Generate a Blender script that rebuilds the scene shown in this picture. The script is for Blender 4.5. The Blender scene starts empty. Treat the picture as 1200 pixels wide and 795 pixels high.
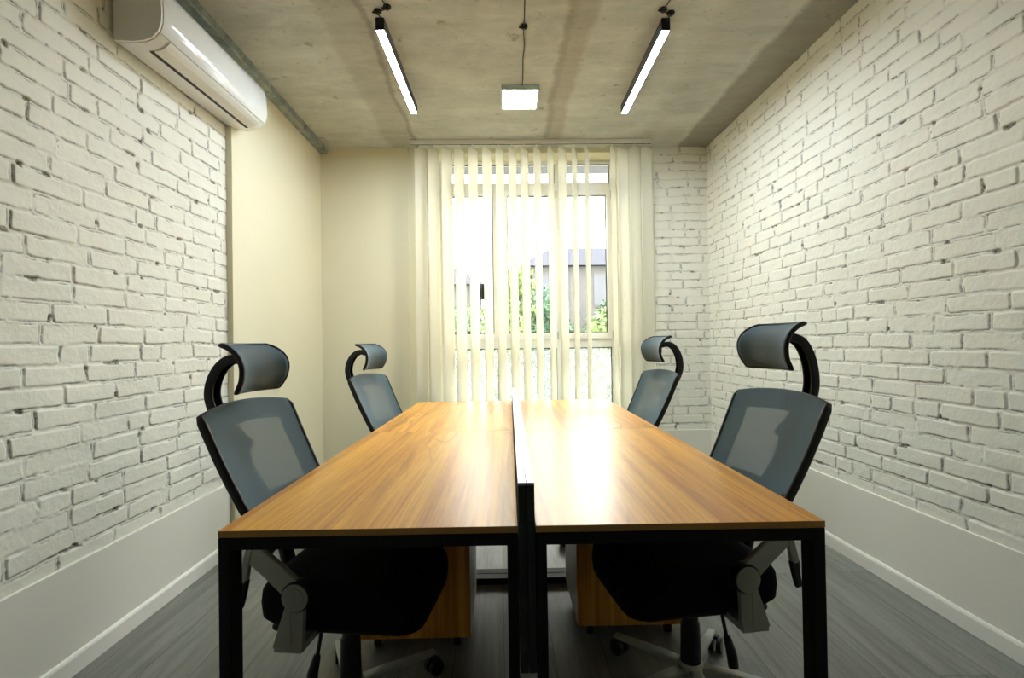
import bpy, bmesh, math, random
import numpy as np
from mathutils import Vector, Matrix
S = bpy.context.scene
COL = S.collection
random.seed(7)
R = math.radians

# ------------------------------------------------------------------ camera
YAW, PITCH, ROLL, CZ = 0.0241, 0.01031, -0.015, 1.18385
f = Vector((math.sin(YAW)*math.cos(PITCH), math.cos(YAW)*math.cos(PITCH), math.sin(PITCH)))
r0 = Vector((math.cos(YAW), -math.sin(YAW), 0)); u0 = r0.cross(f)
rr = r0*math.cos(ROLL)+u0*math.sin(ROLL); uu = -r0*math.sin(ROLL)+u0*math.cos(ROLL)
cam = bpy.data.cameras.new('camera'); camo = bpy.data.objects.new('camera', cam); COL.objects.link(camo)
cam.sensor_width = 36; cam.sensor_fit = 'HORIZONTAL'; cam.lens = 18.0; cam.clip_start = .02; cam.clip_end = 200
m = Matrix.Identity(4)
for i in range(3):
    m[i][0] = rr[i]; m[i][1] = uu[i]; m[i][2] = -f[i]
m[2][3] = CZ
camo.matrix_world = m
S.camera = camo

# room dimensions
XL, XR, XP, D, H, YB = -1.5807, 1.878, -1.555, 4.5517, 2.9395, -1.9
HB = .398
TH = .0

# ------------------------------------------------------------------ materials
def mat(name, col=(.8,.8,.8), rough=.5, metal=0, spec=.5, emit=None, es=0):
    M = bpy.data.materials.new(name); M.use_nodes = True
    b = M.node_tree.nodes['Principled BSDF']
    b.inputs['Base Color'].default_value = (*col, 1); b.inputs['Roughness'].default_value = rough
    b.inputs['Metallic'].default_value = metal; b.inputs['Specular IOR Level'].default_value = spec
    if emit: b.inputs['Emission Color'].default_value = (*emit, 1); b.inputs['Emission Strength'].default_value = es
    return M
def N(M, t, **k):
    n = M.node_tree.nodes.new(t)
    for a, v in k.items():
        if a.startswith('i_'): n.inputs[a[2:].replace('_', ' ')].default_value = v
        else: setattr(n, a, v)
    return n
def Lk(M, a, b): M.node_tree.links.new(a, b)
def B(M): return M.node_tree.nodes['Principled BSDF']
def ramp(M, src, stops):
    n = N(M, 'ShaderNodeValToRGB'); cr = n.color_ramp
    while len(cr.elements) < len(stops): cr.elements.new(.5)
    for e, (p, c) in zip(cr.elements, stops):
        e.position = p; e.color = (*c, 1) if len(c) == 3 else c
    Lk(M, src, n.inputs[0]); return n.outputs[0]
def coords(M, scale=(1,1,1), kind='Object', rot=(0,0,0)):
    t = N(M, 'ShaderNodeTexCoord'); mp = N(M, 'ShaderNodeMapping')
    mp.inputs['Scale'].default_value = scale; mp.inputs['Rotation'].default_value = rot
    Lk(M, t.outputs[kind], mp.inputs[0]); return mp.outputs[0]
def noise(M, vec, scale, detail=4, rough=.5, dist=0):
    n = N(M, 'ShaderNodeTexNoise'); n.inputs['Scale'].default_value = scale; n.inputs['Detail'].default_value = detail
    n.inputs['Roughness'].default_value = rough; n.inputs['Distortion'].default_value = dist
    Lk(M, vec, n.inputs['Vector']); return n.outputs['Fac']
def mixc(M, fac, a, b, mode='MIX'):
    n = N(M, 'ShaderNodeMix', data_type='RGBA', blend_type=mode)
    for s, v in ((n.inputs[0], fac), (n.inputs[6], a), (n.inputs[7], b)):
        if hasattr(v, 'is_output'): Lk(M, v, s)
        elif isinstance(v, tuple): s.default_value = (*v, 1)
        else: s.default_value = v
    return n.outputs[2]
def math_(M, op, a, b=0., c=0.):
    n = N(M, 'ShaderNodeMath', operation=op)
    for s, v in zip(n.inputs, (a, b, c)):
        if hasattr(v, 'is_output'): Lk(M, v, s)
        else: s.default_value = v
    return n.outputs[0]
def bump(M, h, strength=.3, dist=.01):
    n = N(M, 'ShaderNodeBump'); n.inputs['Strength'].default_value = strength; n.inputs['Distance'].default_value = dist
    Lk(M, h, n.inputs['Height']); Lk(M, n.outputs[0], B(M).inputs['Normal'])

PAINT = (.80, .775, .65)
brick_m = mat('white_painted_brick', PAINT, .55, spec=.35)
v = coords(brick_m)
at = N(brick_m, 'ShaderNodeAttribute', attribute_name='crack_shade')
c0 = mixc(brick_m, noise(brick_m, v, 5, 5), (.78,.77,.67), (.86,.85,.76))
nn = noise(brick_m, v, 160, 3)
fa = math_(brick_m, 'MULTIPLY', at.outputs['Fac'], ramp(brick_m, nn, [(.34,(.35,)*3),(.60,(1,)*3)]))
Lk(brick_m, mixc(brick_m, fa, c0, (.085,.068,.045)), B(brick_m).inputs['Base Color'])  # crack shadow mixed into the base colour as dark brown
bump(brick_m, noise(brick_m, v, 70, 6, .6), .35, .004)

paint_m = mat('cream_wall_paint', (.80,.75,.56), .6, spec=.3)
v = coords(paint_m); Lk(paint_m, mixc(paint_m, noise(paint_m, v, 1.2, 3), (.76,.71,.52), (.80,.755,.57)), B(paint_m).inputs['Base Color'])
bump(paint_m, noise(paint_m, v, 120, 3), .08, .002)
panel_m = mat('white_wall_paint', (.79,.775,.69), .5, spec=.35)
v = coords(panel_m); bump(panel_m, noise(panel_m, v, 90, 3), .06, .002)
base_m = mat('white_baseboard', (.82,.81,.74), .35)

# concrete ceiling
conc = mat('raw_concrete', (.4,.38,.3), .8, spec=.2)
v = coords(conc)
n1 = noise(conc, v, 1.3, 8, .62, .6); n2 = noise(conc, coords(conc, (1, 1.9, 1)), 3.0, 9, .72, .5); n3 = noise(conc, v, 38, 4)
n5 = noise(conc, coords(conc, (1.0, 6, 1)), 1.6, 6, .7, .4)
cc = ramp(conc, n1, [(.32,(.42,.43,.375)),(.5,(.58,.585,.52)),(.7,(.72,.725,.65))])
cc = mixc(conc, .55, cc, ramp(conc, n2, [(.3,(.36,.365,.315)),(.5,(.57,.575,.51)),(.68,(.76,.765,.69))]))
cc = mixc(conc, .2, cc, ramp(conc, n5, [(.35,(.28,.285,.24)),(.6,(.55,.56,.50))]))
cc = mixc(conc, math_(conc, 'MULTIPLY', math_(conc, 'LESS_THAN', n3, .33), .3), cc, (.16,.15,.12))
n4 = noise(conc, coords(conc, (1,1,1)), 7, 3)
cc = mixc(conc, ramp(conc, n4, [(.26,(.55,)*3),(.31,(0,)*3)]), cc, (.22,.20,.155))
sx = N(conc, 'ShaderNodeSeparateXYZ'); Lk(conc, coords(conc), sx.inputs[0])
wob = math_(conc, 'MULTIPLY_ADD', noise(conc, v, 2.0, 6, .7), .16, -.08)
X = math_(conc, 'ADD', sx.outputs[0], wob)
def band(x0, w, soft):     # 1 inside |X-x0|<w
    a = math_(conc, 'ABSOLUTE', math_(conc, 'SUBTRACT', X, x0))
    s = N(conc, 'ShaderNodeMapRange', interpolation_type='SMOOTHSTEP'); Lk(conc, a, s.inputs[0])
    s.inputs[1].default_value = w; s.inputs[2].default_value = w+soft; s.inputs[3].default_value = 1; s.inputs[4].default_value = 0
    return s.outputs[0]
cc = mixc(conc, math_(conc, 'MULTIPLY', band(.46, .05, .05), .42), cc, (.30,.235,.155))
cc = mixc(conc, math_(conc, 'MULTIPLY', band(.41, .006, .03), .22), cc, (.2,.17,.11))
cc = mixc(conc, math_(conc, 'MULTIPLY', band(-.82, .09, .06), .30), cc, (.27,.235,.16))
cc = mixc(conc, math_(conc, 'MULTIPLY', band(-.71, .006, .02), .4), cc, (.16,.14,.10))
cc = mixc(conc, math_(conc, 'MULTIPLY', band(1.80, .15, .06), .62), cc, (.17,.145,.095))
cc = mixc(conc, math_(conc, 'MULTIPLY', band(1.40, .10, .16), .25), cc, (.25,.24,.19))
Lk(conc, cc, B(conc).inputs['Base Color'])
bump(conc, math_(conc, 'ADD', n2, math_(conc, 'MULTIPLY', n3, .3)), .35, .012)

# laminate floor
floor_m = mat('grey_laminate', (.3,.3,.28), .42, spec=.4)
v = coords(floor_m, rot=(0,0,R(90)))
bt = N(floor_m, 'ShaderNodeTexBrick', offset=.37, offset_frequency=2)
for k_, v_ in (('Scale',1.),('Mortar Size',.0012),('Mortar Smooth',.1),('Bias',0.),('Brick Width',1.29),('Row Height',.19)): bt.inputs[k_].default_value = v_
bt.inputs['Color1'].default_value = (0,0,0,1); bt.inputs['Color2'].default_value = (1,1,1,1); bt.inputs['Mortar'].default_value = (.5,.5,.5,1)
Lk(floor_m, v, bt.inputs['Vector'])
vg = coords(floor_m, (14, .9, 1))
addv = N(floor_m, 'ShaderNodeVectorMath', operation='MULTIPLY_ADD'); Lk(floor_m, bt.outputs['Color'], addv.inputs[0]); addv.inputs[1].default_value = (9,23,5); Lk(floor_m, vg, addv.inputs[2])
g1 = noise(floor_m, addv.outputs[0], 1.0, 7, .65, 1.0)
g2 = noise(floor_m, addv.outputs[0], 4.5, 5, .7, .5)
fc = ramp(floor_m, g1, [(.28,(.10,.10,.085)),(.5,(.20,.205,.18)),(.72,(.31,.32,.285))])
fc = mixc(floor_m, .4, fc, ramp(floor_m, g2, [(.3,(.11,.11,.095)),(.7,(.30,.305,.275))]))
tone = mixc(floor_m, .28, (1,1,1), bt.outputs['Color'], 'MULTIPLY')
fc = mixc(floor_m, 1., fc, tone, 'MULTIPLY')
fc = mixc(floor_m, bt.outputs['Fac'], fc, (.05,.05,.045))
Lk(floor_m, fc, B(floor_m).inputs['Base Color'])
bump(floor_m, g2, .08, .003)

# desk laminate
def wood(name, tint=1.0, rough=.3, axis='y', seed=0.):
    M = mat(name, (.6,.4,.15), rough, spec=.3); B(M).inputs['Coat Weight'].default_value = .27; B(M).inputs['Coat Roughness'].default_value = .26
    t = N(M, 'ShaderNodeTexCoord'); oi = N(M, 'ShaderNodeObjectInfo')
    a = N(M, 'ShaderNodeVectorMath', operation='MULTIPLY_ADD'); Lk(M, oi.outputs['Random'], a.inputs[0]); a.inputs[1].default_value = (3,7,2); Lk(M, t.outputs['Object'], a.inputs[2])
    def mp(s):
        q = N(M, 'ShaderNodeMapping'); q.inputs['Scale'].default_value = s if axis == 'y' else (s[0], s[2], s[1]); q.inputs['Location'].default_value = (seed, seed*2, 0); Lk(M, a.outputs[0], q.inputs[0]); return q.outputs[0]
    bigs = noise(M, mp((3.2, .32, 3.2)), 1.0, 2, .45, .7)
    wv = N(M, 'ShaderNodeMath', operation='FRACT'); Lk(M, math_(M, 'MULTIPLY', bigs, 15.), wv.inputs[0])
    fine = noise(M, mp((110, 1.6, 110)), 1.0, 6, .7, .2)
    mid = noise(M, mp((13, .45, 13)), 1.0, 5, .6, .8)
    wide = noise(M, mp((4.5, .25, 4.5)), 1.0, 2, .5, .4)
    k = tint
    c = ramp(M, mid, [(.34,(.36*k,.115*k,.008*k)),(.45,(.62*k,.25*k,.020*k)),(.54,(.82*k,.385*k,.040*k)),(.66,(.98*k,.55*k,.10*k))])
    c = mixc(M, .32, c, ramp(M, wide, [(.40,(.46*k,.155*k,.010*k)),(.60,(.98*k,.53*k,.085*k))]))
    c = mixc(M, .25, c, ramp(M, fine, [(.38,(.34*k,.12*k,.010*k)),(.60,(.95*k,.50*k,.085*k))]))
    lines = ramp(M, wv.outputs[0], [(0,(.85,)*3),(.05,(.4,)*3),(.28,(0,)*3),(.985,(0,)*3),(1.,(.85,)*3)])
    msk = ramp(M, noise(M, mp((5, .6, 5)), 1.0, 2), [(.42,(.15,)*3),(.6,(1,)*3)])
    c = mixc(M, math_(M, 'MULTIPLY', math_(M, 'MULTIPLY', lines, msk), .8), c, (.24*k,.085*k,.012*k))
    Lk(M, c, B(M).inputs['Base Color'])
    return M
wood_m = wood('honey_wood_laminate', 1.0, .38)
edge_m = mat('wood_edge_band', (.36,.20,.05), .45)
cabw_m = wood('cabinet_wood_laminate', .85, .4, 'z', 3.)
cabg_m = mat('cabinet_light_grey', (.6,.61,.6), .45)
steel_m = mat('black_powder_steel', (.006,.0065,.0065), .55, spec=.22)
black_m = mat('black_plastic', (.010,.010,.011), .42, spec=.35)
cushion_m = mat('black_cushion_fabric', (.009,.009,.010), .95, spec=.1)
grey_m = mat('grey_plastic', (.33,.35,.325), .35, spec=.5)
lgrey_m = mat('light_grey_nylon', (.42,.43,.39), .4, spec=.5)
alu_m = mat('brushed_aluminium', (.42,.46,.48), .34, metal=1)
scr_m = mat('dark_screen_fabric', (.022,.027,.023), .75, spec=.3)
galv = mat('galvanised_steel', (.32,.36,.35), .42, metal=.5)
v = coords(galv, (1,1,1)); Lk(galv, ramp(galv, noise(galv, v, 9, 6, .7, .8), [(.3,(.15,.18,.17)),(.5,(.34,.385,.37)),(.72,(.56,.61,.59))]), B(galv).inputs['Base Color'])
ac_m = mat('glossy_white_plastic', (.86,.87,.86), .12, spec=.5)
acs_m = mat('satin_white_plastic', (.80,.79,.74), .4, spec=.4)
pvc_m = mat('white_window_frame', (.82,.82,.78), .3)
pipe_m = mat('dark_gasket', (.02,.02,.02), .6)
cable_m = mat('black_cable', (.01,.01,.01), .5)
lampb_m = mat('anodised_lamp_body', (.10,.12,.16), .4, metal=.5)
led_m = mat('cool_led_diffuser', (.9,.9,.9), .5, emit=(.76,.88,1.0), es=62)
ledp_m = mat('warm_led_panel', (.9,.9,.9), .5, emit=(1.0,.97,.86), es=40)
panelf_m = mat('panel_frame', (.55,.68,.66), .35)

# chair mesh fabric
def mesh_fabric(name):
    M = mat(name, (.1,.15,.18), .75, spec=.3)
    b = B(M)
    b.inputs['Sheen Weight'].default_value = .4; b.inputs['Sheen Roughness'].default_value = .4; b.inputs['Sheen Tint'].default_value = (.7,.85,1,1)
    uv = N(M, 'ShaderNodeTexCoord').outputs['UV']
    s = N(M, 'ShaderNodeSeparateXYZ'); Lk(M, uv, s.inputs[0])
    def inside(val, lo, hi):
        a = math_(M, 'GREATER_THAN', val, lo); c = math_(M, 'LESS_THAN', val, hi); return math_(M, 'MULTIPLY', a, c)
    arch = math_(M, 'MULTIPLY', math_(M, 'ABSOLUTE', math_(M, 'SUBTRACT', s.outputs[0], .5)), -.06)
    ins = math_(M, 'MULTIPLY', inside(s.outputs[0], .2, .8), inside(math_(M, 'SUBTRACT', s.outputs[1], arch), .10, .86))
    tiny = noise(M, coords(M, (1,1,1)), 900, 0)
    col = mixc(M, ins, (.060,.108,.125), (.095,.14,.155))
    col = mixc(M, math_(M, 'MULTIPLY', tiny, .35), col, (.02,.04,.05))
    Lk(M, col, b.inputs['Base Color'])
    alpha = math_(M, 'MULTIPLY_ADD', ins, -.17, .985)
    Lk(M, alpha, b.inputs['Alpha'])
    return M
fabric_m = mesh_fabric('slate_blue_mesh')

# blind fabric
slat_m = bpy.data.materials.new('cream_blind_fabric'); slat_m.use_nodes = True
nt = slat_m.node_tree; nt.nodes.remove(nt.nodes['Principled BSDF']); out = nt.nodes['Material Output']
d_ = nt.nodes.new('ShaderNodeBsdfDiffuse'); t_ = nt.nodes.new('ShaderNodeBsdfTranslucent'); mx = nt.nodes.new('ShaderNodeMixShader')
d_.inputs[0].default_value = (.88,.87,.80,1); t_.inputs[0].default_value = (.93,.91,.81,1); mx.inputs[0].default_value = .55
nt.links.new(d_.outputs[0], mx.inputs[1]); nt.links.new(t_.outputs[0], mx.inputs[2]); nt.links.new(mx.outputs[0], out.inputs[0])
# window glass
glass_m = bpy.data.materials.new('clear_window_glass'); glass_m.use_nodes = True
nt = glass_m.node_tree; nt.nodes.remove(nt.nodes['Principled BSDF']); out = nt.nodes['Material Output']
a_ = nt.nodes.new('ShaderNodeBsdfTransparent'); g_ = nt.nodes.new('ShaderNodeBsdfGlossy'); fr = nt.nodes.new('ShaderNodeFresnel'); mx = nt.nodes.new('ShaderNodeMixShader')
a_.inputs[0].default_value = (.95,.97,.96,1); g_.inputs['Roughness'].default_value = .02; fr.inputs[0].default_value = 1.45
nt.links.new(fr.outputs[0], mx.inputs[0]); nt.links.new(a_.outputs[0], mx.inputs[1]); nt.links.new(g_.outputs[0], mx.inputs[2]); nt.links.new(mx.outputs[0], out.inputs[0])

hazy_m = glass_m.copy(); hazy_m.name = 'hazy_lower_glass'; nt = hazy_m.node_tree
mxo = [n for n in nt.nodes if n.type == 'MIX_SHADER'][0]; tl = nt.nodes.new('ShaderNodeBsdfTranslucent'); tl.inputs[0].default_value = (.9,.93,.95,1)
m2 = nt.nodes.new('ShaderNodeMixShader'); m2.inputs[0].default_value = .06; nt.links.new(mxo.outputs[0], m2.inputs[1]); nt.links.new(tl.outputs[0], m2.inputs[2]); nt.links.new(m2.outputs[0], nt.nodes['Material Output'].inputs[0])

# ------------------------------------------------------------------ mesh helpers
def obj(name, bm, m, parent=None, smooth=False, bevel=0, seg=2, bang=40):
    me = bpy.data.meshes.new(name); bmesh.ops.recalc_face_normals(bm, faces=bm.faces) if len(bm.faces) < 60000 else None
    bm.to_mesh(me); bm.free()
    ms = m if isinstance(m, (list, tuple)) else [m]
    for q in ms: me.materials.append(q)
    if smooth:
        for p in me.polygons: p.use_smooth = True
    o = bpy.data.objects.new(name, me); COL.objects.link(o)
    if parent: o.parent = parent
    if bevel:
        b = o.modifiers.new('bevel', 'BEVEL'); b.width = bevel; b.segments = seg; b.limit_method = 'ANGLE'; b.angle_limit = R(bang)
        b.harden_normals = False
    return o
def thing(name, label, cat, loc=(0,0,0), rz=0, group=None):
    o = bpy.data.objects.new(name, None); COL.objects.link(o); o.empty_display_size = .1
    o.location = loc; o.rotation_euler = (0,0,rz); o['label'] = label; o['category'] = cat
    if group: o['group'] = group
    return o
def tag(o, label, cat, group=None):
    o['label'] = label; o['category'] = cat
    if group: o['group'] = group
    return o
def struct(o): o['kind'] = 'structure'; return o
def box(bm, x0, x1, y0, y1, z0, z1, mi=0):
    vs = [bm.verts.new((x, y, z)) for z in (z0, z1) for (x, y) in ((x0,y0),(x1,y0),(x1,y1),(x0,y1))]
    for q in ((3,2,1,0),(4,5,6,7),(0,1,5,4),(1,2,6,5),(2,3,7,6),(3,0,4,7)):
        bm.faces.new([vs[i] for i in q]).material_index = mi
    return bm
def bx(*a): return box(bmesh.new(), *a)
def cyl(bm, p0, p1, r0, r1=None, n=20, cap=True):
    p0, p1 = Vector(p0), Vector(p1); r1 = r0 if r1 is None else r1
    d = (p1-p0).normalized(); a = d.orthogonal().normalized(); b = d.cross(a)
    A = [bm.verts.new(p0+(a*math.cos(t)+b*math.sin(t))*r0) for t in [2*math.pi*i/n for i in range(n)]]
    Bv = [bm.verts.new(p1+(a*math.cos(t)+b*math.sin(t))*r1) for t in [2*math.pi*i/n for i in range(n)]]
    for i in range(n): bm.faces.new((A[i], A[(i+1)%n], Bv[(i+1)%n], Bv[i]))
    if cap: bm.faces.new(A[::-1]); bm.faces.new(Bv)
    return bm
def smooth_path(pts, n=6, closed=False):
    P = [Vector(p) for p in pts]; out = []; L = len(P)
    rng = range(L if closed else L-1)
    for i in rng:
        g = lambda k: P[k % L] if closed else P[max(0, min(L-1, k))]
        a, b, c, d = g(i-1), g(i), g(i+1), g(i+2)
        for j in range(n):
            t = j/n
            out.append(.5*((2*b)+(c-a)*t+(2*a-5*b+4*c-d)*t*t+(3*b-a-3*c+d)*t**3))
    if not closed: out.append(P[-1])
    return out
def sweep(bm, path, sec, up=(0,1,0), closed=False, scale=None):
    """sweep a cross-section (list of (a,b): a along 'up'-ish side axis, b along the normal) along a path"""
    up = Vector(up); n = len(path); rings = []
    for i, p in enumerate(path):
        if closed: t = (path[(i+1)%n]-path[i-1]).normalized()
        else: t = (path[min(n-1,i+1)]-path[max(0,i-1)]).normalized()
        s = (up - t*up.dot(t)); s = s.normalized() if s.length > 1e-4 else t.orthogonal().normalized()
        w = t.cross(s); k = scale(i/(n-1)) if scale else 1
        rings.append([bm.verts.new(p+s*a*k+w*b*k) for a, b in sec])
    m_ = len(sec)
    for i in range(n if closed else n-1):
        A, Bq = rings[i], rings[(i+1)%n]
        for j in range(m_): bm.faces.new((A[j], A[(j+1)%m_], Bq[(j+1)%m_], Bq[j]))
    if not closed: bm.faces.new(rings[0][::-1]); bm.faces.new(rings[-1])
    return bm
def rsec(w, h, r=.3, n=3):
    """rounded rectangle section"""
    k = min(w, h)*r; out = []
    for cx, cy, a0 in ((w/2-k, h/2-k, 0), (-w/2+k, h/2-k, 90), (-w/2+k, -h/2+k, 180), (w/2-k, -h/2+k, 270)):
        for i in range(n+1):
            a = R(a0+90*i/n); out.append((cx+k*math.cos(a), cy+k*math.sin(a)))
    return out
def csec(r, n=10): return [(r*math.cos(2*math.pi*i/n), r*math.sin(2*math.pi*i/n)) for i in range(n)]
def prism_y(bm, prof, y0, y1):
    A = [bm.verts.new((x, y0, z)) for x, z in prof]; Bv = [bm.verts.new((x, y1, z)) for x, z in prof]; n = len(prof)
    for i in range(n): bm.faces.new((A[i], A[(i+1)%n], Bv[(i+1)%n], Bv[i]))
    bm.faces.new(A[::-1]); bm.faces.new(Bv); return bm

# ------------------------------------------------------------------ brick relief walls
def vnoise(x, y, seed):
    xi = np.floor(x).astype(np.int64); yi = np.floor(y).astype(np.int64); xf = x-xi; yf = y-yi
    def h(a, b):
        n = (a*374761393+b*668265263+seed*1442695041) & 0xffffffff
        n = ((n ^ (n >> 13))*1274126177) & 0xffffffff
        return ((n ^ (n >> 16)) & 0xffff)/65535.
    u = xf*xf*(3-2*xf); v_ = yf*yf*(3-2*yf)
    return (h(xi,yi)*(1-u)+h(xi+1,yi)*u)*(1-v_)+(h(xi,yi+1)*(1-u)+h(xi+1,yi+1)*u)*v_
def fbm(x, y, seed, o=3):
    s = 0; a = .5
    for i in range(o): s = s+a*vnoise(x*2**i, y*2**i, seed+i*17); a *= .5
    return s/(1-.5**o)
def sstep(a, b, x): t = np.clip((x-a)/(b-a), 0, 1); return t*t*(3-2*t)
def brick_field(S_, Z, seed, s_lo, s_hi):
    rng = np.random.RandomState(seed)
    P = .0755
    Zw = Z+(fbm(S_*3, Z*3, seed, 2)-.5)*.014+(fbm(S_*26, Z*26, seed+5, 2)-.5)*.006
    row = np.floor(Zw/P).astype(int); zl = Zw-row*P
    Sw = S_+(fbm(S_*30+9, Z*30, seed+9, 2)-.5)*.010
    dz = np.minimum(zl, P-zl); below = zl < P/2
    ds = np.zeros_like(S_); bid = np.zeros(S_.shape, int); left = np.zeros(S_.shape, bool)
    for r_ in range(row.min(), row.max()+1):
        e = [s_lo-.4-rng.rand()*.27]; half = (r_ % 2)*.135
        e[0] = s_lo-.5+half+rng.uniform(-.03,.03)
        while e[-1] < s_hi+.4: e.append(e[-1]+(.135 if rng.rand() < .10 else .268+rng.uniform(-.02,.02)))
        e = np.array(e); msk = row == r_; sv = Sw[msk]
        k = np.searchsorted(e, sv); a = sv-e[k-1]; b = e[np.minimum(k, len(e)-1)]-sv
        ds[msk] = np.minimum(a, b); left[msk] = a < b; bid[msk] = r_*1000+k
    # rounded-corner distance to the brick outline
    J = .0065; cr = .009
    ax = np.maximum(cr-(ds-J), 0); az = np.maximum(cr-(dz-J), 0)
    dist = np.where((ax > 0) & (az > 0), cr-np.sqrt(ax**2+az**2), np.minimum(ds-J, dz-J))
    def hb(k): n = (bid*k+seed*97) & 0xffffffff; n = ((n ^ (n >> 11))*2654435761) & 0xffffffff; return ((n >> 8) & 0xffff)/65535.
    fill = sstep(.40, .60, fbm(S_*6+3, Z*9, seed+31, 3))       # sloppy joints painted nearly flush
    depth = .0042*(1-.75*fill)
    body = sstep(-.0028, .0022, dist)
    h = -depth*(1-body)+(hb(31)-.5)*.0045*body+(hb(77)-.5)*.02*(zl-P/2)*body
    h += (fbm(S_*45, Z*45, seed+40, 3)-.5)*.0014+(fbm(S_*8, Z*14, seed+50, 2)-.5)*.0035+(fbm(S_*60, Z*60, seed+44, 2)-.5)*.003*(1-body)
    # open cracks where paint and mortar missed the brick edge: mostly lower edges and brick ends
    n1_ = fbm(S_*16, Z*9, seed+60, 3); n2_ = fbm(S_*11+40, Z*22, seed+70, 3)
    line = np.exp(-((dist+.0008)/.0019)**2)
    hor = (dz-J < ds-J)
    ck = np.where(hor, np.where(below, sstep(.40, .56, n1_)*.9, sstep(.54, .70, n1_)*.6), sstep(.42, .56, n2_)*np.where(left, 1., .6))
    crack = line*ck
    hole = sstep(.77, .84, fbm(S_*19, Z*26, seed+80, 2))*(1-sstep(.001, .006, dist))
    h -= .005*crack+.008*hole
    return h, np.clip(crack*1.35+hole*.8+.10*(1-body), 0, 1)  # painted shade of cracks and holes, plus slightly greyer mortar
def brick_wall(name, axis, plane, sign, s_nodes, z_nodes, seed):
    """axis 'y': wall in the y-z plane at x=plane, relief towards sign*x; axis 'x': in the x-z plane at y=plane"""
    Sg, Zg = np.meshgrid(s_nodes, z_nodes); h, crack_shade = brick_field(Sg, Zg, seed, s_nodes[0], s_nodes[-1])
    ns, nz = len(s_nodes), len(z_nodes); co = np.zeros((ns*nz, 3))
    off = plane+sign*h.ravel()
    if axis == 'y': co[:,0] = off; co[:,1] = Sg.ravel()
    else: co[:,1] = off; co[:,0] = Sg.ravel()
    co[:,2] = Zg.ravel()
    i = np.arange(ns-1); j = np.arange(nz-1); I, Jg = np.meshgrid(i, j); a = (Jg*ns+I).ravel()
    flip = (axis == 'y' and sign > 0) or (axis == 'x' and sign > 0)
    quads = np.stack([a, a+1, a+1+ns, a+ns], 1)
    if flip: quads = quads[:, ::-1]
    # slab behind, so the wall has thickness
    T = .12; k0 = len(co)
    s0, s1, z0, z1 = s_nodes[0], s_nodes[-1], z_nodes[0], z_nodes[-1]
    ex = [];
    for dd in (-.02, -T):
        for (s_, z_) in ((s0,z0),(s1,z0),(s1,z1),(s0,z1)):
            p_ = plane+sign*dd; ex.append((p_, s_, z_) if axis == 'y' else (s_, p_, z_))
    co = np.vstack([co, ex])
    q2 = np.array([[0,3,2,1],[4,5,6,7],[0,1,5,4],[1,2,6,5],[2,3,7,6],[3,0,4,7]])+k0
    quads = np.vstack([quads, q2])
    me = bpy.data.meshes.new(name); me.vertices.add(len(co)); me.vertices.foreach_set('co', co.ravel().astype(np.float32))
    nq = len(quads); me.loops.add(nq*4); me.loops.foreach_set('vertex_index', quads.ravel().astype(np.int32))
    me.polygons.add(nq); me.polygons.foreach_set('loop_start', (np.arange(nq)*4).astype(np.int32)); me.polygons.foreach_set('loop_total', np.full(nq, 4, np.int32))
    me.update(calc_edges=True); me.validate()
    me.polygons.foreach_set('use_smooth', np.ones(len(me.polygons), bool))
    at_ = me.attributes.new('crack_shade', 'FLOAT', 'POINT'); dd = np.zeros(len(co), np.float32); dd[:k0] = crack_shade.ravel(); at_.data.foreach_set('value', dd)
    me.materials.append(brick_m)
    o = bpy.data.objects.new(name, me); COL.objects.link(o); return struct(o)
def nodes(lo, mid, hi, coarse, fine):
    a = np.arange(lo, mid, coarse); b = np.linspace(mid, hi, int((hi-mid)/fine)+1); return np.concatenate([a, b]) if mid > lo else b
zn = np.linspace(HB, H-.001, int((H-HB)/.0037)+1)
YS = 3.03
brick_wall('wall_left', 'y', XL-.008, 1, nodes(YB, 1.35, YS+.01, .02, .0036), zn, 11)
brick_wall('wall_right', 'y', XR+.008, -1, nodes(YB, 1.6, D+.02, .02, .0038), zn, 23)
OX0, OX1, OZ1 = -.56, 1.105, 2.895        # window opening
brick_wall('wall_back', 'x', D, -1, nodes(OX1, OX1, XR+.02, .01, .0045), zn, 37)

# plain parts of the shell
bm = bmesh.new(); box(bm, XL-.16, XR+.16, D, D+.2, -.05, -.001)
box(bm, -.79, OX0, D, D+.30, 0, H)                     # wall between painted panel and the window
box(bm, OX0, OX1, D+.002, D+.30, OZ1, H)               # lintel
box(bm, OX0, OX1, D+.05, D+.30, -.02, .06)             # threshold
box(bm, OX1, XR+.16, D+.02, D+.30, 0, H)
box(bm, XL-.16, -.79, D+.02, D+.30, 0, H)
struct(obj('wall_back', bm, paint_m))
struct(obj('wall_front', bx(XL-.16, XR+.16, YB-.1, YB, 0, H), mat('grey_rear_wall', (.30,.30,.28), .6)))
struct(obj('floor', bx(XL-.16, XR+.16, YB-.1, D+.3, -.12, 0), floor_m))
struct(obj('ceiling', bx(XL-.16, XR+.16, YB-.1, D+.3, H, H+.25), conc))
struct(obj('wall_left', bx(XL-.128, XL-.03, YS+.011, D+.02, 0, H), paint_m))
struct(obj('trim_1', bx(XL-.029, XP, YS, D, 0, 2.886), paint_m, bevel=.002))        # painted plasterboard on the left wall
struct(obj('trim_2', bx(XP, -.79, D-.02, D+.019, 0, H), paint_m, bevel=.002))         # painted panel left of the window
LED = .004
struct(obj('trim_3', bx(XL-.12, XL+.002, YB, YS, 0, HB+.004), panel_m, bevel=.004, seg=3))
struct(obj('trim_4', bx(XR-.002, XR+.12, YB, D+.015, 0, HB+.002), panel_m, bevel=.004, seg=3))
struct(obj('trim_5', bx(OX1, XR-.002, D-.012, D+.019, 0, HB), panel_m, bevel=.004, seg=3))
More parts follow.
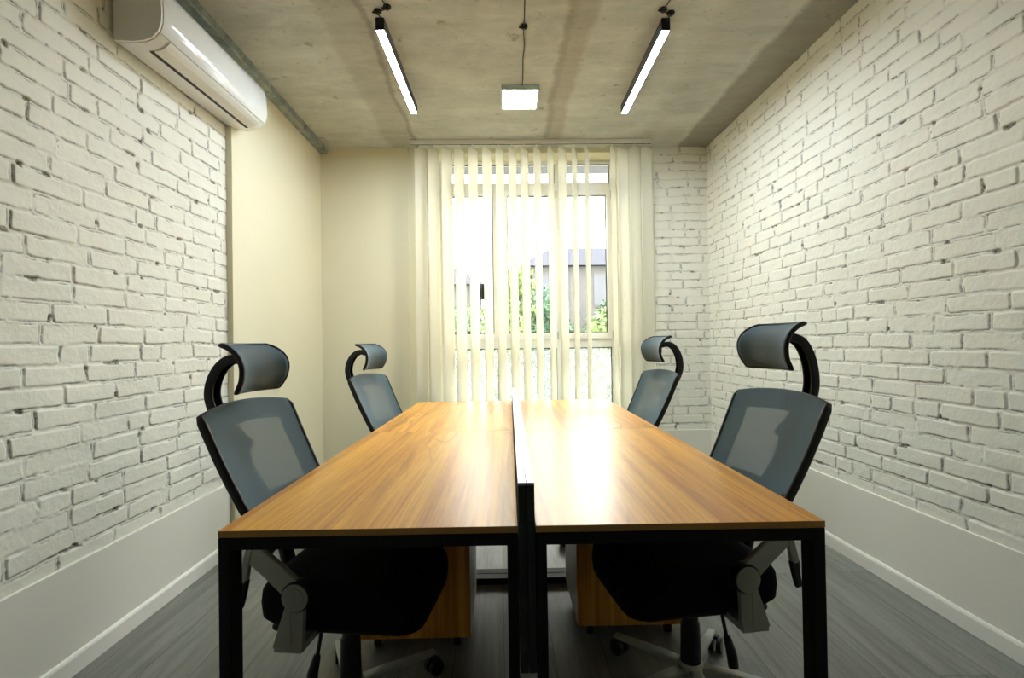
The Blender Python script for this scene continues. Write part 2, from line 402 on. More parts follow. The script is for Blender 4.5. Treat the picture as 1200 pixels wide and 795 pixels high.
BP = [(0,0),(.013,0),(.013,.062),(.010,.070),(.006,.075),(0,.076)]
bm = prism_y(bmesh.new(), [(XL+.002+x-.013+.011, z) for x, z in BP], YB, YS-.001); struct(obj('baseboard_left', bm, base_m))
bm = prism_y(bmesh.new(), [(XR-.002-x+.002, z) for x, z in BP], YB, D-.013); struct(obj('baseboard_right', bm, base_m))
bm = prism_y(bmesh.new(), [(XP+x, z) for x, z in BP], YS, D-.02); struct(obj('baseboard_left', bm, base_m))

bm = bmesh.new(); box(bm, OX1-.004, OX1+.030, D-.004, D+.30, 0, H); box(bm, OX0-.004, OX0+.004, D-.004, D+.30, .06, OZ1); box(bm, OX0+.004, OX1-.004, D-.004, D+.30, OZ1-.004, OZ1+.004)
struct(obj('trim_6', bm, paint_m))

# ------------------------------------------------------------------ window
GY = 4.79
win = thing('window_1', '', 'window'); del win['label']; del win['category']; struct(win)
bm = bmesh.new()
FY0, FY1 = GY-.035, GY+.035
box(bm, OX0+.0045, OX0+.055, FY0, FY1, .06, OZ1); box(bm, OX1-.055, OX1-.0045, FY0, FY1, .06, OZ1)
box(bm, OX0+.055, OX1-.055, FY0, FY1, OZ1-.03, OZ1-.0045); box(bm, OX0+.055, OX1-.055, FY0, FY1, .06, .13)
obj('window_frame', bm, pvc_m, win, bevel=.004)
M1a, M1b, M2a, M2b = -.04, .08, .515, .62
obj('mullion', bx(M1a+.03, M1b-.03, FY0+.004, FY1-.004, .13, OZ1-.03), pvc_m, win, bevel=.004)
obj('mullion', bx(M2a+.02, M2b-.02, FY0+.004, FY1-.004, .13, OZ1-.03), pvc_m, win, bevel=.004)
cols = [(OX0+.055, M1a+.03), (M1b-.03, M2a+.02), (M2b-.02, OX1-.055)]
for (a, b) in cols:
    obj('transom', bx(a, b, FY0+.006, FY1-.006, 2.60, 2.685), pvc_m, win, bevel=.003)
    obj('transom', bx(a, b, FY0+.006, FY1-.006, 1.145, 1.235), pvc_m, win, bevel=.003)
def pane(a, b, z0, z1, par, gm=None):
    g = bmesh.new(); w = .008
    box(g, a, b, GY-.012, GY-.004, z0, z0+w); box(g, a, b, GY-.012, GY-.004, z1-w, z1); box(g, a, a+w, GY-.012, GY-.004, z0+w, z1-w); box(g, b-w, b, GY-.012, GY-.004, z0+w, z1-w)
    gg = obj('gasket', g, pipe_m, par)
    return obj('glass_pane', bx(a, b, GY-.003, GY+.003, z0, z1), gm or glass_m, par)
for i, (a, b) in enumerate(cols):
    pane(a+.0, b-.0, 2.685, OZ1-.03, win)
    pane(a+.0, b-.0, .13, 1.145, win, hazy_m)
    # opening sash with its own frame
    e = .045
    bm = bmesh.new(); y0, y1 = FY0-.018, FY1-.02
    a2, b2, z0, z1 = a-.008, b+.008, 1.225, 2.612
    box(bm, a2, a2+e, y0, y1, z0, z1); box(bm, b2-e, b2, y0, y1, z0, z1); box(bm, a2+e, b2-e, y0, y1, z0, z0+e+.012); box(bm, a2+e, b2-e, y0, y1, z1-e, z1)
    sash = obj('sash', bm, pvc_m, win, bevel=.004)
    pane(a2+e, b2-e, z0+e+.012, z1-e, sash)
    bm = bmesh.new(); hx = (b2-e/2) if i == 0 else (a2+e/2)
    box(bm, hx-.013, hx+.013, y0-.006, y0, 1.70, 1.77); cyl(bm, (hx, y0-.006, 1.735), (hx, y0-.035, 1.735), .009, n=12)
    box(bm, hx-.009, hx+.009, y0-.045, y0-.032, 1.62, 1.745)
    obj('handle', bm, pvc_m, sash, bevel=.003)
    for hz in (1.26, 2.57):
        bm = bmesh.new(); hx2 = a2+.006 if i == 0 else b2-.002
        cyl(bm, (hx2, y0-.005, hz-.035), (hx2, y0-.005, hz+.035), .007, n=10); obj('hinge', bm, lgrey_m, sash)

# ------------------------------------------------------------------ vertical blinds
RY = 4.3817
blind = thing('vertical_blind', 'cream vertical blind with turned slats and a white headrail before the window', 'blind', (.295, RY, 0))
def local(o): o.matrix_parent_inverse = Matrix.Translation((-.295, -RY, 0)); return o
rail = local(obj('headrail', bx(-.745, 1.335, RY-.02, RY+.022, H-.036, H-.0005), acs_m, blind, bevel=.003))
bm = bx(-.742, 1.332, RY-.008, RY+.008, H-.0375, H-.0355); obj('track_slot', bm, pipe_m, rail)
SW = .127; slat_x = [492,507,522.5,537,553,569,584,599,613,628,643.5,657.5,671.5,686,717,729,743,757]
thetas = [45,46,47,50,53,54,56,55,55,57,59,50,60,62,57,26,24,22]
def slat_mesh(i):
    bm = bmesh.new(); n = 8; z0, z1 = .07, H-.085; rows = []
    for (z, k) in ((z0, 1), (.9, 1), (1.9, 1), (z1, 1), (z1+.028, .22)):
        row = []
        for j in range(n+1):
            s_ = (j/n-.5)*SW*k; row.append(bm.verts.new((s_, .006*(1-(2*j/n-1)**2)*k-.003, z)))
        rows.append(row)
    for a, b in zip(rows, rows[1:]):
        for j in range(n): bm.faces.new((a[j], a[j+1], b[j+1], b[j]))
    return bm
for i, px in enumerate(slat_x):
    x = -.745+(px-480)/(763-480)*(1.335+.745)
    if i == 0:
        proto = fb = obj('slat', slat_mesh(0), slat_m, blind, smooth=True)
        md = fb.modifiers.new('s', 'SOLIDIFY'); md.thickness = .0007
        bm = bmesh.new(); box(bm, -.012, .012, -.004, .004, H-.062, H-.048); box(bm, -.003, .003, -.003, .003, H-.050, H-.036)
        obj('hanger', bm, acs_m, proto)
        bm = bmesh.new(); box(bm, -SW/2+.004, SW/2-.004, -.003, .003, .062, .086); obj('bottom_weight', bm, acs_m, proto)
        o = proto
    else:
        o = proto.copy(); COL.objects.link(o)
        for ch in list(proto.children):
            c = ch.copy(); COL.objects.link(c); c.parent = o
    o.location = (x-.295, 0, 0); o.rotation_euler = (0, 0, R(thetas[i]))

# ------------------------------------------------------------------ ceiling channel, air conditioner
bm = bmesh.new()
cy0, cy1 = -1.5, D-.021
xa, xb, zb = XP+.0005, XP+.060, 2.8868
prof = [(xa, zb), (xb-.004, zb), (xb, zb+.003), (xb, H-.0005), (xb-.002, H-.0005), (xb-.002, zb+.005), (xb-.006, zb+.002), (xa+.002, zb+.002), (xa+.002, H-.0005), (xa, H-.0005)]
prism_y(bm, prof, cy0, cy1)
box(bm, xa+.016, xa+.020, cy0, cy1, zb-.0015, zb+.001)
for yy in (1.9, 2.75, 3.6): box(bm, xa-.0002, xb+.0006, yy, yy+.05, zb-.0012, zb+.02)
tag(obj('ceiling_channel', bm, galv), 'long galvanised steel channel along the top of the left wall, under the ceiling', 'metal profile')

AY0, AY1, AZ = 2.14, 3.105, 2.478
ac = thing('air_conditioner', 'white split air conditioner with a dark air slot mounted high on the left brick wall', 'air conditioner', (XL, (AY0+AY1)/2, AZ))
ac.rotation_euler = (R(1.7), 0, 0)
hl = (AY1-AY0)/2
body = [(0.006,0),(.085,-.004),(.13,.000),(.165,.014),(.190,.040),(.203,.075),(.206,.12),(.204,.17),(.198,.215),(.185,.243),(.16,.262),(.10,.275),(0.006,.278)]
bp = [(x, z) for x, z in body]
bm = bmesh.new(); prism_y(bm, bp, -hl+.012, hl-.012)
obj('casing', bm, ac_m, ac, smooth=False, bevel=.004, bang=30)
for p_ in ac.children[0].data.polygons: p_.use_smooth = abs(p_.normal.y) < .5
for s_ in (-1, 1):
    bm = bmesh.new(); cs = [(x*.985, .14+(z-.14)*.985) for x, z in body]; 
    prism_y(bm, [(x, z) for x, z in bp], s_*(hl-.014), s_*(hl-.0115))
    A = [v_ for v_ in bm.verts]; prism_y(bm, cs, s_*(hl-.0115), s_*hl)
    obj('end_cap', bm, acs_m, ac, bevel=.002, bang=50)
bm = bmesh.new()
lp = [(.118,-.0035),(.130,-.0022),(.148,.003),(.163,.0105),(.180,.024),(.188,.0335)]
n_ = len(lp); Y0, Y1 = -hl+.075, hl-.06
ou = [(x+.0008, z-.0028) for x, z in lp]; prism_y(bm, lp+ou[::-1], Y0, Y1)
obj('air_flap', bm, acs_m, ac, bevel=.0006, smooth=False)
bm = bmesh.new(); prism_y(bm, [(.100,-.0042),(.117,-.0032),(.117,-.0052),(.100,-.0062)], Y0, Y1); obj('air_slot', bm, pipe_m, ac)
bm = bmesh.new(); prism_y(bm, [(.1885,.036),(.1905,.0385),(.1920,.0375),(.190,.0350)], -hl+.014, hl-.014); obj('panel_seam', bm, lgrey_m, ac)

# ------------------------------------------------------------------ lamps
def linear_lamp(xc, y0, y1, label, near_discs, par_group='linear ceiling lamps'):
    t = thing('linear_ceiling_lamp', label, 'ceiling lamp', (xc, (y0+y1)/2, H-.0685), -.0178, par_group)
    L = (y1-y0)/2; w = .0225
    bm = bmesh.new()
    prism_y(bm, [(-w,0),(-w+.0025,0),(-w+.0025,.006),(w-.0025,.006),(w-.0025,0),(w,0),(w,.067),(-w,.067)], -L, L)
    obj('housing', bm, lampb_m, t, bevel=.0008)
    obj('diffuser', bx(-w+.0028, w-.0028, -L+.004, L-.004, .0015, .0055), led_m, t)
    for s in (-1, 1):
        obj('end_cap', bx(-w-.0006, w+.0006, s*L-(.004 if s < 0 else 0), s*L+(.004 if s > 0 else 0), -.0006, .0676), black_m, t, bevel=.001)
    return t
linear_lamp(-.6056, 2.732, 3.724, 'dark linear lamp with a glowing white strip, left of the square panel', None)
linear_lamp(.933, 2.735, 3.735, 'dark linear lamp with a glowing white strip, right of the square panel', None)
def cable_set(pts, discs, label, name='lamp_cable'):
    t = thing(name, label, 'cable', pts[0])
    P0 = Vector(pts[0]); bm = bmesh.new(); sweep(bm, smooth_path([Vector(p)-P0 for p in pts], 8), csec(.0032, 8), up=(0,0,1)); obj('cord', bm, cable_m, t, smooth=True)
    for (x, y) in discs:
        bm = bmesh.new(); c = Vector((x, y, H-.0005))-P0
        cyl(bm, c, c-Vector((0,0,.010)), .021, .021, n=20); cyl(bm, c-Vector((0,0,.010)), c-Vector((0,0,.020)), .015, .010, n=20)
        cyl(bm, c-Vector((0,0,.012)), c-Vector((.028,.004,.012)), .0055, n=8)
        obj('cable_clamp', bm, black_m, t, bevel=.002)
    return t
z = H-.006
cable_set([(-.590,2.729,H-.02),(-.598,2.715,H-.014),(-.612,2.690,H-.010),(-.585,2.655,z-.006),(-.558,2.637,H-.012),(-.568,2.58,z),(-.575,2.4,z),(-.57,1.6,z)], [(-.612,2.672),(-.556,2.637)], 'thin black cable and two round clamps on the ceiling at the left linear lamp')
cable_set([(.925,2.730,H-.02),(.93,2.715,H-.014),(.936,2.690,H-.010),(.91,2.672,z-.006),(.885,2.655,H-.012),(.895,2.6,z),(.915,2.4,z),(.92,1.6,z)], [(.936,2.684),(.886,2.656)], 'thin black cable and two round clamps on the ceiling at the right linear lamp')
cable_set([(.1775,3.44,z),(.176,3.3,z-.001),(.168,3.12,z),(.170,2.98,z),(.160,2.86,z),(.159,2.8,z-.004),(.157,2.7,z),(.1535,2.58,z),(.15,2.2,z),(.148,1.6,z)], [(.159,2.80)], 'black cable with one round clamp running along the ceiling to the square panel')
t = thing('ceiling_panel_lamp', 'small square glowing panel lamp on the concrete ceiling between the two linear lamps', 'ceiling lamp', (.166, 3.588, H))
bm = bmesh.new(); a, b, th = .131, .149, .034
for q in ((-a, a, -b, -b+.012), (-a, a, b-.012, b), (-a, -a+.012, -b+.012, b-.012), (a-.012, a, -b+.012, b-.012)): box(bm, *q, -th, -.0005)
box(bm, -a+.012, a-.012, -b+.012, b-.012, -.014, -.0005)
obj('panel_frame', bm, panelf_m, t, bevel=.0015); obj('diffuser', bx(-a+.0125, a-.0125, -b+.0125, b-.0125, -th+.001, -th+.004), ledp_m, t)

# ------------------------------------------------------------------ desks
DR = -.01775; DO = Vector((0, 1.22434, 0)); DL = 1.3635
def dpt(x, y): return (DO.x+x*math.cos(DR)-y*math.sin(DR), DO.y+x*math.sin(DR)+y*math.cos(DR), 0)
def desk(x0, x1, j, label, outer):
    w = (x1-x0); cx = (x0+x1)/2; cyy = (j+.5)*DL
    t = thing('office_desk', label, 'desk', dpt(cx, cyy), DR, 'wood-topped office desks in a block')
    h, L = w/2, DL/2-.0012
    bm = bmesh.new(); box(bm, -h, h, -L, L, .7335, .75)
    for fc_ in bm.faces:
        if abs(fc_.normal.z) < .5: pass
    o = obj('desktop', bm, [wood_m, edge_m], t, bevel=.0012, seg=2)
    bm2 = o.data
    for p_ in bm2.polygons: p_.material_index = 1 if abs(p_.normal.z) < .5 else 0
    zt = .7332; rail_h = .030; lw = .030; ld = .055
    xo, xi = (-h, h) if outer < 0 else (h, -h)
    for s, yy in ((-1, -L), (1, L)):
        ya, yb = (yy, yy+ld) if s < 0 else (yy-ld, yy)
        for x_, iw in ((xo, lw), (xi, .026)):
            xa_, xb_ = (x_, x_+iw) if x_ < 0 else (x_-iw, x_)
            obj('leg', bx(xa_, xb_, ya, yb, .0, zt-.0002), steel_m, t, bevel=.003)
        obj('cross_rail', bx(-h+.02, h-.02, ya+.001, yb-.001, zt-rail_h, zt-.001), steel_m, t, bevel=.002)
        obj('foot_bar', bx(-h+.02, h-.02, ya+.001, yb-.001, .001, .032), steel_m, t, bevel=.002)
    for xa_, xb_ in ((-h+.03, -h+.055), (h-.055, h-.03)):
        obj('side_rail', bx(xa_, xb_, -L+ld, L-ld, zt-rail_h, zt-.001), steel_m, t, bevel=.002)
    return t
desk(-.6769, .0365, 0, 'front left wood-topped desk with black steel frame, nearest the viewer', -1)
desk(-.6769, .0365, 1, 'back left wood-topped desk with black steel frame, under the blinds', -1)
desk(.0795, .7731, 0, 'front right wood-topped desk with black steel frame, nearest the viewer', 1)
desk(.0795, .7731, 1, 'back right wood-topped desk with black steel frame, under the blinds', 1)
def divider(j, label):
    t = thing('desk_divider', label, 'desk divider', dpt(.058, (j+.5)*DL), DR, 'low screens between the desks')
    L = DL/2-.001
    for s in (-1, 1):
        xa_, xb_ = (-.0195, -.0008) if s < 0 else (.0008, .0195)
        pn = obj('screen_panel', bx(xa_, xb_, -L, L, .40, .846), scr_m, t, bevel=.0015)
        obj('top_trim', bx(xa_-.0004, xb_+.0003, -L, L, .846, .853), alu_m, pn, bevel=.001)
    for yy in (-L+.25, L-.25):
        bm = bmesh.new(); box(bm, -.023, .023, yy, yy+.05, .42, .46); obj('bracket', bm, steel_m, t, bevel=.001)
    return t
divider(0, 'low double screen dividing the two front desks, with a dark end facing the viewer')
divider(1, 'low double screen dividing the two back desks, near the window')

# ------------------------------------------------------------------ drawer cabinets
def cabinet(x0, x1, y0, outward, label):
    cx = (x0+x1)/2; w = (x1-x0)/2; dd = .205
    t = thing('drawer_cabinet', label, 'cabinet', (cx, y0+dd, 0), -.01, 'wooden drawer cabinets on castors under the desks')
    z0, z1 = .054, .60; s = outward
    bm = bmesh.new()
    box(bm, -w, w, -dd, -dd+.016, z0, z1-.018); box(bm, -w, w, dd-.016, dd, z0, z1-.018)
    box(bm, -w, w, -dd, dd, z1-.0175, z1); box(bm, -w+.001, w-.001, -dd+.0165, dd-.0165, z0, z0+.016)
    obj('body', bm, cabw_m, t, bevel=.001)
    xb_ = -s*w; obj('back_panel', bx(min(xb_, xb_+s*.008), max(xb_, xb_+s*.008), -dd+.0165, dd-.0165, z0+.0005, z1-.019), cabg_m, t)
    for k in range(3):
        a = z0+.02+k*.166; d = obj('drawer', bx(min(s*(w-.35), s*(w-.002)), max(s*(w-.35), s*(w-.002)), -dd+.019, dd-.019, a, a+.160), cabg_m, t, bevel=.0015)
        bm = bmesh.new(); sweep(bm, smooth_path([Vector((s*(w-.003), -.06, a+.12)), Vector((s*(w+.02), -.05, a+.12)), Vector((s*(w+.02), .05, a+.12)), Vector((s*(w-.003), .06, a+.12))], 4), csec(.004, 8), up=(0,0,1)); obj('handle', bm, alu_m, d, smooth=True)
    for sx_ in (-1, 1):
        for sy in (-1, 1):
            px_, py_ = sx_*(w-.055), sy*(dd-.05); bm = bmesh.new()
            cyl(bm, (px_-.012, py_, .023), (px_+.012, py_, .023), .023, n=20); box(bm, px_-.016, px_+.016, py_-.02, py_+.012, .036, .0537)
            obj('castor', bm, black_m, t, bevel=.002)
    return t
cabinet(-.55, -.127, 1.995, -1, 'wooden drawer cabinet on castors under the front left desk')
cabinet(.297, .725, 2.045, 1, 'wooden drawer cabinet on castors under the front right desk')

# ------------------------------------------------------------------ office chairs (local: faces +x)
def back_x(z): return -.325+(.99-z)*.49
def make_chair(label, hr_dz=0.0):
    t = thing('office_chair', label, 'office chair', group='high-back mesh office chairs around the desks')
    # seat cushion
    bm = bmesh.new(); nS = 48; rings = []
    def outline(k, z, inset):
        out = []
        for i in range(nS):
            a = 2*math.pi*i/nS; ca, sa = math.cos(a), math.sin(a); p = 2/6.0
            x = math.copysign(abs(ca)**p, ca)*(.238-inset)+.050; y = math.copysign(abs(sa)**p, sa)*(.247-inset)
            y *= 1-.05*max(0, (x-.05)/.24)
            zz = z-.035*max(0, (x-.13)/.15)**2+.012*max(0, (-.05-x)/.13)
            out.append(bm.verts.new((x, y, zz)))
        return out
    lv = [(.393,.05),(.400,.018),(.416,.003),(.450,0),(.482,.003),(.502,.015),(.512,.045),(.510,.11),(.508,.18)]
    rings = [outline(0, z, i_) for z, i_ in lv]
    for A, Bq in zip(rings, rings[1:]):
        for i in range(nS): bm.faces.new((A[i], A[(i+1)%nS], Bq[(i+1)%nS], Bq[i]))
    bm.faces.new(rings[0][::-1]); bm.faces.new(rings[-1])
    obj('seat', bm, cushion_m, t, smooth=True)
    obj('seat_pan', bx(-.15, .24, -.20, .20, .372, .3965), black_m, t, bevel=.012, seg=3)
    # backrest: taut mesh on a black frame
    W0 = .236
    def bpt(u, v_, off=0):     # u -1..1, v 0 bottom .. 1 top
        z = .60+v_*(.992-.60); hw = W0*(1-.10*(1-v_)**2)
        z += .022*(1-u*u)*(v_**4)
        x = back_x(z)-.024*(1-u*u)+off-.012*math.sin(math.pi*v_)*.6
        # rounded top corners
        return Vector((x, u*hw, z))
    bm = bmesh.new(); nu, nv = 20, 20; uvl = bm.loops.layers.uv.new('UVMap'); g = {}
    for j in range(nv+1):
        for i in range(nu+1):
            u = -1+2*i/nu; v_ = j/nv; p = bpt(u, v_)
            k = max(0, abs(u)-.90)/.10*max(0, v_-.94)/.06; p.z -= .012*k; p.x -= .004*k
            g[i,j] = (bm.verts.new(p), (i/nu, v_))
    for j in range(nv):
        for i in range(nu):
            q = [g[i,j], g[i+1,j], g[i+1,j+1], g[i,j+1]]; fc_ = bm.faces.new([a[0] for a in q])
            for l, a in zip(fc_.loops, q): l[uvl].uv = a[1]
    back = obj('backrest_mesh', bm, fabric_m, t, smooth=True)
    ring = []
    for v_ in np.linspace(.02, .95, 12): ring.append(bpt(-1, v_, -.013)+Vector((0,.005,0)))
    for u in np.linspace(-.96, .96, 14): p = bpt(u, .985, -.014); ring.append(p)
    for v_ in np.linspace(.95, .02, 12): ring.append(bpt(1, v_, -.013)+Vector((0,-.005,0)))
    for u in np.linspace(.96, -.96, 14): ring.append(bpt(u, .0, -.016))
    bm = bmesh.new()
    # side rails deep, top and bottom rails slim
    n = len(ring); secs = []
    for i, p in enumerate(ring):
        tg = (ring[(i+1)%n]-ring[i-1]).normalized(); nrm = Vector((.894,0,.447)); s = (nrm-tg*nrm.dot(tg)).normalized(); w = tg.cross(s)
        side = 1 if (i < 12 or 26 <= i < 38) else 0
        dp = .027 if side else .016
        secs.append([bm.verts.new(p+s*a*dp/.034+w*b) for a, b in rsec(.034, .013, .35, 2)])
    for i in range(n):
        A, Bq = secs[i], secs[(i+1)%n]
        for j in range(len(A)): bm.faces.new((A[j], A[(j+1)%len(A)], Bq[(j+1)%len(A)], Bq[j]))
    obj('backrest_frame', bm, black_m, t, smooth=True)
    # spine, lumbar bar
    bm = bmesh.new(); sweep(bm, smooth_path([(-.395,0,.915),(-.375,0,.87),(-.345,0,.78),(-.275,0,.67),(-.225,0,.56),(-.195,0,.46),(-.13,0,.385),(0,0,.37)], 6), rsec(.055, .028, .35), up=(0,1,0))
    obj('spine', bm, black_m, t, smooth=True)
    bm = bmesh.new(); sweep(bm, smooth_path([(-.196,-.205,.70),(-.232,-.10,.705),(-.240,0,.708),(-.232,.10,.705),(-.196,.205,.70)], 6), rsec(.045, .010, .4), up=(-.45,0,.9)); obj('lumbar_bar', bm, black_m, t, smooth=True)
    # neck arc (two ribs and a web)
    top = bpy.data.objects
    arc = [(-.345,.86),(-.425,.93),(-.465,1.01),(-.463,1.07+hr_dz*.6),(-.435,1.122+hr_dz),(-.395,1.148+hr_dz),(-.355,1.144+hr_dz),(-.322,1.132+hr_dz)]
    bm = bmesh.new()
    for s in (-.021, .021):
        sweep(bm, smooth_path([(x, s*(1-.25*k/7), z) for k, (x, z) in enumerate(arc)], 6), rsec(.009, .032, .4), up=(0,1,0), scale=lambda q: 1-.12*q)
    sweep(bm, smooth_path([(x-.006 if k < 4 else x-.002, 0, z+(.0 if k < 4 else .008)) for k, (x, z) in enumerate(arc)], 6), rsec(.036, .007, .3), up=(0,1,0))
    obj('neck_bracket', bm, black_m, t, smooth=True)
    # headrest
    prof = smooth_path([(-.297,0,1.046),(-.276,0,1.082),(-.270,0,1.125),(-.285,0,1.160),(-.315,0,1.183),(-.348,0,1.195)], 5)
    prof = [Vector((p.x, 0, p.z+hr_dz)) for p in prof]
    def hpt(u, k, off=0):
        p = prof[k]; q = k/(len(prof)-1); hw = .113+.016*math.sin(math.pi*min(1, q*1.0))
        e = abs(u)
        return Vector((p.x-.030*(1-u*u)*.9+off, u*hw, p.z+(.010 if q > .9 else 0)*0))
    nk = len(prof); bm = bmesh.new(); uvl = bm.loops.layers.uv.new('UVMap'); g = {}; nu = 16
    for k in range(nk):
        for i in range(nu+1):
            u = -1+2*i/nu; g[i,k] = (bm.verts.new(hpt(u, k)), (i/nu, k/(nk-1)))
    for k in range(nk-1):
        for i in range(nu):
            q = [g[i,k], g[i+1,k], g[i+1,k+1], g[i,k+1]]; fc_ = bm.faces.new([a[0] for a in q])
            for l, a in zip(fc_.loops, q): l[uvl].uv = a[1]
    hm = obj('headrest_mesh', bm, fabric_m, t, smooth=True)
    md = hm.modifiers.new('s', 'SOLIDIFY'); md.thickness = .004; md.offset = -1
    ring = [hpt(-1, k, -.008) for k in range(nk)]+[hpt(u, nk-1, -.006) for u in np.linspace(-.9, .9, 12)]+[hpt(1, k, -.008) for k in range(nk-1, -1, -1)]+[hpt(u, 0, -.006) for u in np.linspace(.9, -.9, 12)]
    bm = bmesh.new(); sweep(bm, ring, rsec(.016, .010, .4, 2), up=(1,0,.3), closed=True); obj('headrest_frame', bm, black_m, t, smooth=True)
    bm = bmesh.new(); box(bm, -.338, -.316, -.032, .032, 1.095+hr_dz, 1.155+hr_dz); obj('headrest_mount', bm, black_m, t, bevel=.003)
    # folding arms
    for s in (-1, 1):
        Y = s*.272
        bm = bmesh.new(); cyl(bm, (-.027, Y-s*.022, .515), (-.027, Y+s*.012, .515), .041, n=32); hub = obj('pivot', bm, black_m, t, bevel=.003)
        bm = bmesh.new(); cyl(bm, (-.027, Y+s*.0115, .515), (-.027, Y+s*.017, .515), .0365, n=32)
        disc = obj('pivot_cover', bm, grey_m, hub, bevel=.0015)
        bm = bmesh.new(); cyl(bm, (-.027, Y+s*.0165, .515), (-.027, Y+s*.0185, .515), .027, n=28, cap=True); box(bm, -.0285, -.0255, min(Y+s*.0186, Y+s*.0195), max(Y+s*.0186, Y+s*.0195), .492, .538); obj('lock_dial', bm, grey_m, disc, bevel=.0005)
        # lower plate reaching down and in under the seat
        bm = bmesh.new(); ya, yb = sorted((Y-s*.008, Y+s*.010))
        P = [(-.052,.505),(-.004,.505),(-.010,.385),(-.095,.378)]
        A = [bm.verts.new((x, ya, z)) for x, z in P]; Bq = [bm.verts.new((x, yb, z)) for x, z in P]
        for i in range(4): bm.faces.new((A[i], A[(i+1)%4], Bq[(i+1)%4], Bq[i]))
        bm.faces.new(A[::-1]); bm.faces.new(Bq)
        ya, yb = sorted((Y+s*.010, s*.14)); box(bm, -.09, -.012, ya, yb, .366, .386)
        box(bm, -.045, -.041, *sorted((Y+s*.010, Y+s*.012)), .388, .50)
        obj('arm_bracket', bm, grey_m, t, bevel=.004)
        # upper arm rising back to the backrest, then folding down with a black tip
        bm = bmesh.new(); up_ = smooth_path([(-.045,Y-s*.004,.535),(-.09,Y-s*.006,.572),(-.135,Y-s*.008,.606),(-.168,Y-s*.010,.626)], 5)
        sweep(bm, up_, rsec(.020, .060, .25), up=(0,1,0), scale=lambda q: 1-.1*q); arm = obj('arm', bm, grey_m, t, smooth=False, bevel=.003)
        bm = bmesh.new(); sweep(bm, smooth_path([(-.165,Y-s*.008,.635),(-.176,Y-s*.006,.59),(-.184,Y-s*.004,.545)], 5), rsec(.018, .024, .3), up=(0,1,0)); obj('arm_end', bm, grey_m, arm, bevel=.002)
        bm = bmesh.new(); sweep(bm, smooth_path([(-.182,Y-s*.004,.552),(-.188,Y-s*.004,.51),(-.196,Y-s*.004,.475)], 5), rsec(.016, .026, .3), up=(0,1,0), scale=lambda q: 1.1-.35*q); obj('arm_tip', bm, black_m, arm, bevel=.002)
        # adjusting lever hanging under the seat
        bm = bmesh.new(); cyl(bm, (0,s*.19,.385), (-.010,s*.20,.31), .0055, n=10); cyl(bm, (-.010,s*.20,.315), (-.022,s*.205,.262), .010, .0155, n=12); cyl(bm, (-.022,s*.205,.262), (-.026,s*.207,.225), .0155, .015, n=12); obj('lever', bm, black_m, t, smooth=False, bevel=.002)
    # mechanism, column, star base
    obj('mechanism', bx(-.10, .11, -.075, .075, .325, .3715), black_m, t, bevel=.012, seg=3)
    bm = bmesh.new(); cyl(bm, (0,0,.10), (0,0,.25), .034, .031, n=28); cyl(bm, (0,0,.25), (0,0,.33), .026, .026, n=28); obj('gas_column', bm, black_m, t, bevel=.002)
    bm = bmesh.new(); cyl(bm, (0,0,.065), (0,0,.125), .045, .038, n=30); hub = obj('base_hub', bm, lgrey_m, t, bevel=.004)
    for k in range(5):
        a = R(BASE_A+72*k); d = Vector((math.cos(a), math.sin(a), 0))
        bm = bmesh.new(); sweep(bm, [d*.03+Vector((0,0,.098)), d*.12+Vector((0,0,.094)), d*.22+Vector((0,0,.082)), d*.318+Vector((0,0,.070))], rsec(.046, .028, .35), up=d.cross(Vector((0,0,1))), scale=lambda q: 1-.42*q)
        leg = obj('base_arm', bm, lgrey_m, t, smooth=True)
        bm = bmesh.new(); e = d.cross(Vector((0,0,1))); c = d*.312+Vector((0,0,.0275))+e*.012
        for s in (-1, 1): cyl(bm, c+d*0+e*s*.006, c+e*s*.024, .0272, n=22)
        cyl(bm, d*.312+Vector((0,0,.040)), d*.312+Vector((0,0,.062)), .007, n=10)
        sweep(bm, smooth_path([c+d*.030, c+d*.015+Vector((0,0,.026)), c-d*.010+Vector((0,0,.029))], 4), rsec(.020,.006,.3), up=e)
        obj('castor', bm, black_m, leg, bevel=.002)
    return t
def copy_tree(o, parent=None):
    c = o.copy(); COL.objects.link(c)
    if parent: c.parent = parent
    for ch in list(o.children): copy_tree(ch, c)
    return c
BASE_A = 50
front = make_chair('slate mesh office chair at the front left desk, beside the left brick wall')
front.location = (-.492, 1.665, 0); front.rotation_euler = (0,0,R(-7.5))
c = copy_tree(front); c.location = (-.492, 3.13, 0); c.rotation_euler = (0,0,R(-13)); c['label'] = 'slate mesh office chair at the back left desk, before the cream wall'
BASE_A = -60
c2 = make_chair('slate mesh office chair at the front right desk, with a raised headrest', .044)
c2.location = (.62, 1.70, 0.0); c2.rotation_euler = (0,0,R(187.5))
c3 = make_chair('slate mesh office chair at the back right desk, beside the blinds', .022)
c3.location = (.655, 3.10, 0); c3.rotation_euler = (0,0,R(188))

